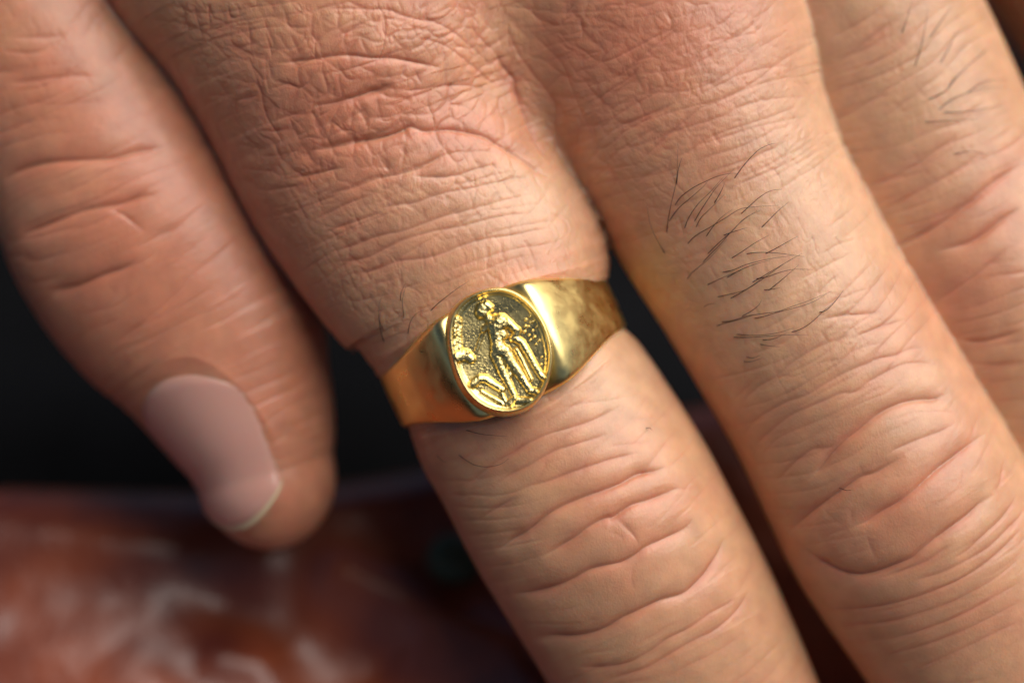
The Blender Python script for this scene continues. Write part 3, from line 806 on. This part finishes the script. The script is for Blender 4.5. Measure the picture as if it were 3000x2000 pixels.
# ------------------------------------------------------------------ hairs
HAIRS = """
C 567,870 575,780 600,650 630,520 638,380 642,265
C 632,545 640,460 655,400 668,360
C 570,1015 520,930 470,830 445,730 440,650
C 622,675 660,620 740,560 820,520 900,485 1000,465 1040,475
C 575,790 640,700 720,630 800,560 835,520
C 680,840 710,760 770,670 850,590 940,490
C 740,798 790,710 850,620 900,550 1010,435
C 755,830 790,760 850,700 950,600
C 875,668 910,610 935,560 948,525
C 1000,515 1060,430 1120,360 1180,305 1250,275 1280,270
C 690,945 750,880 850,820 950,760 1050,700 1150,685 1300,675
C 820,890 860,830 920,760 1000,700
C 1040,745 1100,690 1180,620 1250,580 1325,570
C 830,1000 900,930 1000,840 1080,760 1180,710
C 790,1065 850,1000 920,930 980,860 1060,780 1160,710
C 697,1168 730,1120 790,1070 850,1020 960,900
C 1180,830 1240,770 1300,710 1370,652
C 930,875 1000,850 1050,835 1100,820
C 975,1033 1060,980 1150,920 1240,870
C 1200,1000 1280,960 1360,915 1432,875
C 1070,997 1150,985 1250,985 1350,995 1470,1012
C 910,1118 1000,1100 1100,1060 1250,1025 1400,1005
C 935,1165 1050,1100 1150,1060 1250,1035
C 820,1203 900,1165 980,1130 1060,1100
C 1110,1190 1200,1140 1300,1080 1455,990
C 890,1278 980,1258 1080,1230 1180,1165
C 960,1300 1050,1250 1150,1190 1250,1120 1350,1050 1440,1000
C 1220,1245 1290,1190 1350,1140 1435,1065
C 1130,1160 1220,1145 1310,1115 1400,1095 1525,1097
C 1200,1230 1260,1225 1310,1215
C 810,1340 840,1325 890,1318
C 905,1443 1000,1430 1100,1400 1200,1385 1300,1370 1400,1335 1500,1300 1650,1238
C 888,1468 960,1445 1060,1420 1150,1390
C 1050,1408 1120,1370 1170,1330 1190,1295
C 1120,1420 1200,1405 1300,1375 1500,1320 1620,1255
C 1555,1380 1610,1365 1660,1320 1700,1270 1728,1230
C 1360,1512 1440,1490 1520,1440 1600,1365 1670,1305
C 1005,1517 1100,1527 1200,1525 1300,1510 1400,1480
C 985,1537 1080,1542 1200,1535 1350,1525 1500,1528
C 1185,1557 1260,1553 1350,1515
D 500,15 560,28 640,35
D 415,100 460,107 510,90
D 395,130 450,132 530,105
B 930,1330 910,1290 885,1200 876,1100 890,1020 920,950
B 912,1222 890,1180 880,1130 905,1050
B 1015,1035 1015,980 1053,900
B 1035,1160 1030,1100 1025,1020 1045,940
B 1170,1125 1230,1060 1290,1010 1370,950 1440,905
B 1070,1290 1060,1230 1075,1160 1110,1110 1170,1080
B 1175,1255 1182,1200 1183,1165
E 170,165 200,195 280,220 360,230 435,235
E 150,315 200,355 260,390 330,400 400,385 445,355
E 50,330 80,365 110,375
E 1180,192 1205,190 1222,205
G 1570,215 1600,130 1640,0
G 1640,450 1690,300 1720,150 1735,60
G 1735,250 1820,130 1890,30
G 1790,425 1860,310 1900,220 1935,190
G 1690,640 1800,590 1860,550 1930,460 2050,350 2120,290
G 1840,560 1950,440 2100,310
G 1760,720 1880,620 2000,570 2100,545 2230,545
G 1700,760 1850,750 2050,740
G 1800,700 2000,690 2210,650
G 1880,960 2000,940 2110,960
G 1950,600 2080,510 2230,490
D 1030,960 1075,975 1115,972
"""
def build_hairs():
    hs = [(fr, catmull(P, 5)) for fr, _, P in parse(HAIRS)]
    al = np.vstack([q for _, q in hs]); al = trace(al[:, 0], al[:, 1]); k = 0
    for fr, Q in hs:
        n = len(Q); S = al[k:k + n]; k += n
        t = np.linspace(0, 1, n)
        cdir = np.array([0, 0, D]) - S; cdir /= np.linalg.norm(cdir, axis=1, keepdims=True)
        S = S + cdir * (-0.12 + 0.6 * np.sin(t * 2.2))[:, None]
        rad = (0.036 if fr != 'G' else 0.034) * (1 - 0.75 * t ** 1.5)
        T = np.gradient(S, axis=0); T /= np.linalg.norm(T, axis=1, keepdims=True)
        a = np.cross(T, (0, 0, 1.0)); a /= np.linalg.norm(a, axis=1, keepdims=True); b = np.cross(T, a)
        V = np.stack([S + (a * math.cos(q) + b * math.sin(q)) * rad[:, None] for q in (0, 1.2566, 2.5133, 3.77, 5.0265)], 1).reshape(-1, 3)
        link_mesh('hair', V, grid_faces(n, 5, wrap_v=True), M_HAIR, hand)
build_hairs()

# ------------------------------------------------------------------ signet ring
OZ = -9.6
O = np.array(vpt(1154, 805, 0)); O[2] = OZ
E1 = np.array([0.91, 0.414, 0.0]); E1 /= np.linalg.norm(E1); E3 = np.array([0, 0, 1.0]); E2 = np.cross(E3, E1)
ring = bpy.data.objects.new('signet_ring', None); COL.objects.link(ring)
ring.location = to_world(O - E3 * 10.3); ring.empty_display_size = 0.01
tag(ring, 'polished gold signet ring with an oval figure seal worn on the ring finger', 'ring')
def ring_child(name, V, F, mat):
    o = link_mesh(name, V, F, mat, None); o.parent = ring; o.matrix_parent_inverse = Matrix.Translation(-ring.location); return o

def band_bump(d):
    q = np.arange(-200, 201) * 0.5; v = np.interp(np.abs(q), [0, 11, 15, 18, 20, 25, 32, 40, 52, 66], [0.1, 0.4, 1.3, 2.0, 1.95, 1.55, 1.05, 0.62, 0.2, 0.0])
    g = np.exp(-(q / 3.0) ** 2); g /= g.sum(); v = np.convolve(np.pad(v, 200, mode='edge'), g, 'same')[200:-200]
    return float(np.interp(d, q, v))

def build_band():
    nphi = 360; prof_n = None; rows = []
    for i in range(nphi):
        ph = 2 * math.pi * i / nphi; d = abs((math.degrees(ph) - 90 + 180) % 360 - 180)
        k = 1 - float(sstep(8, 74, np.array(d)))
        hw = 2.62 + 2.2 * k ** 1.3
        ro = 10.8 + band_bump(d)
        ri = 9.35
        dome = 0.10 + 0.8 * k
        pr = []
        for a in np.linspace(-1, 1, 33):
            r = ro - dome * abs(a) ** 2.6 - 0.22 * max(0, abs(a) - 0.93) / 0.07
            pr.append((a * hw, r))
        pr += [(hw * 1.0, ri + 0.35), (hw * 0.985, ri + 0.12), (hw * 0.92, ri), (0, ri - 0.05), (-hw * 0.92, ri), (-hw * 0.985, ri + 0.12), (-hw, ri + 0.35)]
        for s, r in pr: rows.append(O + r * (math.cos(ph) * E1 + math.sin(ph) * E3) + s * E2)
        prof_n = len(pr)
    return ring_child('band', np.array(rows), grid_faces(nphi, prof_n, True, True), M_BAND)
build_band()

# the seal: oval frame slightly leaning to the upper right
tilt = Matrix.Rotation(math.radians(1.5), 3, Vector((-0.75, 0.66, 0)).normalized())
tn = np.array(tilt)
BE_L = tn @ np.array([-0.285, 0.958, 0]); BE_S = tn @ np.array([0.958, 0.285, 0]); BE_N = np.cross(BE_S, BE_L)
BTOP = 3.25
BC = np.array(vpt(1150, 803, BTOP)); 
def oval(a, b, h, n=200, sup=2.15):
    th = np.linspace(0, 2 * math.pi, n, endpoint=False)
    c, s = np.cos(th), np.sin(th)
    wob = 1 + 0.013 * np.sin(3 * th + 1) + 0.009 * np.sin(5 * th + 2.2)
    x = a * np.sign(c) * np.abs(c) ** (2 / sup) * wob; y = b * np.sign(s) * np.abs(s) ** (2 / sup) * wob
    return BC + x[:, None] * BE_S + y[:, None] * BE_L + (h if np.ndim(h) == 0 else h[:, None]) * BE_N
A_, B_ = 3.72, 4.98
def build_bezel():
    rings = [(4.4, 5.42, -2.6), (4.34, 5.38, -1.7), (4.28, 5.34, -1.0), (4.21, 5.29, -0.55), (4.13, 5.22, -0.22), (4.04, 5.13, -0.05), (3.95, 5.04, 0.0), (3.87, 4.96, -0.04), (3.8, 4.89, -0.16), (3.73, 4.82, -0.38), (3.66, 4.76, -0.8)]
    V = np.stack([oval(*r) - (BE_S * 0.6 + BE_L * 0.3) * 0.3 * sstep(-0.05, -1.6, np.array(r[2])) * (k < 6) for k, r in enumerate(rings)], 1).reshape(-1, 3)
    return ring_child('bezel', V, grid_faces(200, len(rings), wrap_u=True), M_BEZ)
build_bezel()

def cap2(X, Y, pts, r0, r1=None, p=2.0):
    r0 = r0 * 1.22; r1 = r1 and r1 * 1.22
    """rounded stroke of height ~ its radius, in seal picture coordinates"""
    r1 = r1 or r0; P = np.array(pts, float); out = np.zeros(X.shape); L = np.concatenate([[0], np.cumsum(np.hypot(*np.diff(P, axis=0).T))])
    if len(P) == 1: P = np.vstack([P, P + 0.01]); L = np.array([0, 0.01])
    for i in range(len(P) - 1):
        d = P[i + 1] - P[i]; t = np.clip(((X - P[i, 0]) * d[0] + (Y - P[i, 1]) * d[1]) / max(d @ d, 1e-9), 0, 1)
        r = r0 + (r1 - r0) * (L[i] + t * (L[i + 1] - L[i])) / L[-1]
        k = np.hypot(X - P[i, 0] - d[0] * t, Y - P[i, 1] - d[1] * t) / r
        out = np.maximum(out, r * np.sqrt(np.clip(1 - k ** p, 0, 1)))
    return out

def build_seal():
    n1, n2 = 230, 300
    us = np.linspace(-3.95, 3.95, n1); vs = np.linspace(-5.05, 5.05, n2)
    Us, Vs = np.meshgrid(us, vs, indexing='ij')
    # picture coordinates of the seal (3.733 units per photo pixel)
    s = (D - BTOP) / D
    Pp = BC + Us[..., None] * BE_S + Vs[..., None] * BE_L
    px = Pp[..., 0] / s * 35 + 1500; py = 1000 - Pp[..., 1] / s * 35
    X = (px - 1280) * 3.733; Y = (py - 810) * 3.733
    wb = 5 * (fbm(X / 40, Y / 40, 5) - 0.5); X = X + wb; Y = Y + 5 * (fbm(X / 40, Y / 40, 9) - 0.5)
    f = np.zeros(X.shape)
    def add(h): 
        nonlocal f
        f = np.maximum(f, h)
    def soft(h, k=14):
        nonlocal f
        m = np.clip(0.5 + 0.5 * (h - f) / k, 0, 1); f = f * (1 - m) + h * m + k * m * (1 - m) * np.where((h > 0) & (f > 0), 1, 0)
    add(cap2(X, Y, [(495, 385), (505, 350)], 72, 70)); add(cap2(X, Y, [(540, 310), (575, 340)], 46) * 1.55)
    add(cap2(X, Y, [(455, 400), (470, 440)], 32) * 1.2)
    add(cap2(X, Y, [(545, 430), (590, 480)], 40, 48))
    soft(cap2(X, Y, [(690, 505), (650, 560), (645, 620)], 92, 74)); soft(cap2(X, Y, [(645, 620), (655, 690), (665, 760)], 72, 68)); soft(cap2(X, Y, [(665, 770), (690, 800)], 76))
    add(cap2(X, Y, [(600, 540), (680, 520)], 55) * 1.25); add(cap2(X, Y, [(705, 600), (720, 640)], 52) * 1.25); add(cap2(X, Y, [(640, 780), (700, 760)], 50) * 1.3)
    add(cap2(X, Y, [(640, 460), (720, 455), (790, 510), (850, 570), (880, 590)], 50, 42) * 1.15)
    add(cap2(X, Y, [(880, 585), (870, 630), (830, 680)], 40, 36) * 1.3)
    add(cap2(X, Y, [(570, 530), (520, 570), (505, 590)], 38, 30) * 1.3)
    add(cap2(X, Y, [(505, 600), (470, 700), (440, 790), (390, 860)], 24, 20) * 0.9)
    add(cap2(X, Y, [(250, 870), (310, 850), (370, 900)], 66, 50) * 0.9); add(cap2(X, Y, [(330, 830)], 36) * 1.5)
    add(cap2(X, Y, [(850, 670), (930, 720), (1000, 840), (1070, 970), (1150, 1100)], 40, 34) * 1.25)
    add(cap2(X, Y, [(870, 800), (910, 870), (970, 990), (1030, 1120)], 30, 24))
    soft(cap2(X, Y, [(745, 820), (820, 950), (900, 1060), (970, 1170), (1015, 1240)], 66, 34)); add(cap2(X, Y, [(1015, 1245), (1070, 1250)], 36) * 1.2)
    soft(cap2(X, Y, [(640, 850), (680, 950), (740, 1080), (810, 1220), (855, 1320)], 58, 30)); add(cap2(X, Y, [(850, 1330), (800, 1375)], 36) * 1.2)
    add(cap2(X, Y, [(400, 1170), (470, 1115), (530, 1115), (640, 1190), (710, 1230)], 48, 36) * 1.1)
    add(cap2(X, Y, [(690, 1230), (720, 1310), (760, 1390)], 26)); add(cap2(X, Y, [(490, 1255), (580, 1310), (720, 1385)], 24))
    add(cap2(X, Y, [(860, 1350), (930, 1350), (1010, 1350)], 34) * 0.9)
    add(cap2(X, Y, [(790, 1010), (800, 1080)], 26))
    for q in ((1020, 430), (1050, 490), (970, 540), (1050, 590), (1030, 690), (1070, 660), (1150, 880), (975, 470), (960, 600), (1090, 545), (1010, 640), (1140, 960), (1085, 740), (1000, 545), (1025, 500), (1120, 700)):
        add(cap2(X, Y, [q], rng.uniform(10, 17)) * 1.3)
    lump = cap2(X, Y, [(225, 480), (215, 620), (225, 780)], 45, 50) * 0.6 * (0.5 + fbm(X / 25, Y / 25, 31))
    add(lump)
    mmf = f / 3.733 / 35 * 1.05                     # heights in mm
    mmf = mmf * (1 + 0.2 * (fbm(X / 14, Y / 14, 61) - 0.5))
    # scooped ground with a pitted, stippled surface
    rr = (np.abs(Us) / 3.76) ** 2.15 + (np.abs(Vs) / 4.85) ** 2.15
    low = -0.46 - 0.16 * (1 - np.clip(rr, 0, 1)) + 0.18 * sstep(0.82, 1.0, rr)
    st = 0.024 * (fbm(X / 12, Y / 12, 81, 2) - 0.5) + 0.016 * (fbm(X / 6 + Y / 30, Y / 6, 83, 2) - 0.5)
    ground = low + st
    P0 = BC + Us[..., None] * BE_S + Vs[..., None] * BE_L
    inside = rr < 1.06
    F = grid_faces(n1, n2)
    fi = inside.ravel()[F].all(1)
    fig = (mmf.ravel() > 0.03)
    ff = fig[F].all(1)
    def comp(V, F):
        u, inv = np.unique(F, return_inverse=True); return V[u], inv.reshape(-1, 4)
    Vg = (P0 + ground[..., None] * BE_N).reshape(-1, 3)
    ring_child('seal_field', *comp(Vg, F[fi]), M_FIELD)
    k = np.where(mmf > 0.03, mmf, -0.02) + 0.012 * (fbm(X / 5, Y / 5, 85, 2) - 0.5)
    Vf = (P0 + (low + 0.4 * st + k)[..., None] * BE_N).reshape(-1, 3)
    anyf = fig[F].any(1) & fi
    ring_child('relief_figure', *comp(Vf, F[anyf]), M_FIG)
build_seal()

# ------------------------------------------------------------------ what lies underneath
def Wp(vx, vy, zw):                 # camera ray through a view pixel meets the level z = zw (world, mm)
    o = RXn @ np.array([0, 0, D]); t = RXn @ np.array(vpt(vx, vy, 0)) - o
    k = (zw - o[2]) / t[2]; return o + t * k
ZL = -39.0
def build_leather():
    n1, n2 = 260, 170
    xs = np.linspace(-110, 110, n1); tt = np.linspace(0, 1, n2)
    edge_l = Wp(0, 1205, ZL + 3)[1]; edge_r = Wp(1000, 1110, ZL + 3)[1]; xl = Wp(0, 1205, ZL + 3)[0]; xr = Wp(1000, 1110, ZL + 3)[0]
    Xg = np.repeat(xs[:, None], n2, 1)
    edge = edge_l + (edge_r - edge_l) * (Xg - xl) / (xr - xl) + 1.5 * np.sin(Xg * 0.08)
    Yg = -120 + (edge + 120) * np.minimum(tt / 0.9, 1)[None]
    roll = np.clip((tt - 0.9) / 0.1, 0, 1)[None]
    Z = np.full(Xg.shape, ZL)
    def ridge(pts, h, wd):
        P = np.array([Wp(*p, ZL)[:2] for p in pts]); best = np.full(Xg.shape, 1e9)
        for i in range(len(P) - 1):
            d = P[i + 1] - P[i]; t = np.clip(((Xg - P[i, 0]) * d[0] + (Yg - P[i, 1]) * d[1]) / (d @ d), 0, 1)
            best = np.minimum(best, np.hypot(Xg - P[i, 0] - d[0] * t, Yg - P[i, 1] - d[1] * t))
        return h * np.exp(-(best / wd) ** 2)
    Z += 0.40 * (Yg - Wp(1176, 1320, ZL)[1])
    Z += ridge([(-300, 1255), (60, 1262), (300, 1280), (600, 1300)], 1.5, 2.6)
    Z += ridge([(780, 1330), (900, 1375), (1010, 1425), (1180, 1460)], 3.0, 2.6)
    Z += ridge([(950, 1475), (1080, 1510), (1250, 1525)], 1.8, 2.2)
    Z += ridge([(850, 1550), (960, 1590), (1060, 1640)], 1.8, 2.6)
    Z += ridge([(500, 1470), (590, 1480)], 0.9, 1.6)
    Z += ridge([(-100, 1500), (100, 1520), (300, 1580)], 1.6, 8.0)
    Z -= ridge([(520, 1340), (700, 1370), (880, 1440)], 2.4, 4.5)
    Z -= ridge([(420, 1520), (560, 1530)], 0.8, 2.6)
    Z -= ridge([(700, 1500), (820, 1540), (900, 1620)], 1.6, 3.5)
    Z += 1.3 * (fbm(Xg * 0.09, Yg * 0.16, 201, 3) - 0.5) + 0.25 * (fbm(Xg * 0.4, Yg * 0.5, 207, 2) - 0.5)
    r = 7.0; Yg = Yg + r * np.sin(roll * math.pi * 0.6); Z = Z - r * (1 - np.cos(roll * math.pi * 0.6)) - 22 * np.clip(roll - 0.6, 0, 1)
    V = np.stack([Xg, Yg, Z], -1).reshape(-1, 3)
    F = grid_faces(n1, n2)
    o = link_mesh('leather_cover', V, F, M_LEATHER, None, world=True)
    m = o.modifiers.new('thick', 'SOLIDIFY'); m.thickness = 0.002; m.offset = -1
    return tag(o, 'glossy creased reddish brown leather, out of focus below the fingers', 'leather')
build_leather()
def build_black():
    n1, n2 = 160, 120
    Xg, Yg = np.meshgrid(np.linspace(-260, 260, n1), np.linspace(-40, 330, n2), indexing='ij')
    Z = -82 + 4.0 * np.sin(Yg * 0.13 + 0.004 * Xg + 2.5 * (fbm(Xg * 0.01, Yg * 0.02, 301) - 0.5)) + 5 * (fbm(Xg * 0.03, Yg * 0.05, 305, 3) - 0.5)
    o = link_mesh('black_fabric', np.stack([Xg, Yg, Z], -1).reshape(-1, 3), grid_faces(n1, n2), M_BLACK, None, world=True)
    m = o.modifiers.new('thick', 'SOLIDIFY'); m.thickness = 0.002; m.offset = -1
    return tag(o, 'dark black fabric lying behind the brown leather', 'fabric')
build_black()
g = link_mesh('ground', [(-4000, -4000, -125), (4000, -4000, -125), (4000, 4000, -125), (-4000, 4000, -125)], [(0, 1, 2, 3)], M_GROUND, None, smooth=False, world=True)
tag(g, kind='structure')

def build_stud():
    c = Wp(1045, 1275, ZL + 2.5); rows = []
    pr = [(0.0, 1.6), (0.9, 1.55), (1.7, 1.3), (2.2, 0.8), (2.3, 0.3), (2.6, 0.25), (2.7, 0.0), (2.6, -1.2), (0.0, -1.2)]
    n = 28
    for k in range(n):
        a = 2 * math.pi * k / n
        for r, z in pr: rows.append((c[0] + r * math.cos(a), c[1] + r * math.sin(a), c[2] + z))
    o = link_mesh('stud', np.array(rows), grid_faces(n, len(pr), wrap_u=True), M_STUD, None, world=True)
    return tag(o, 'small dark greenish stud on the brown leather beside the ringed finger', 'stud')
build_stud()
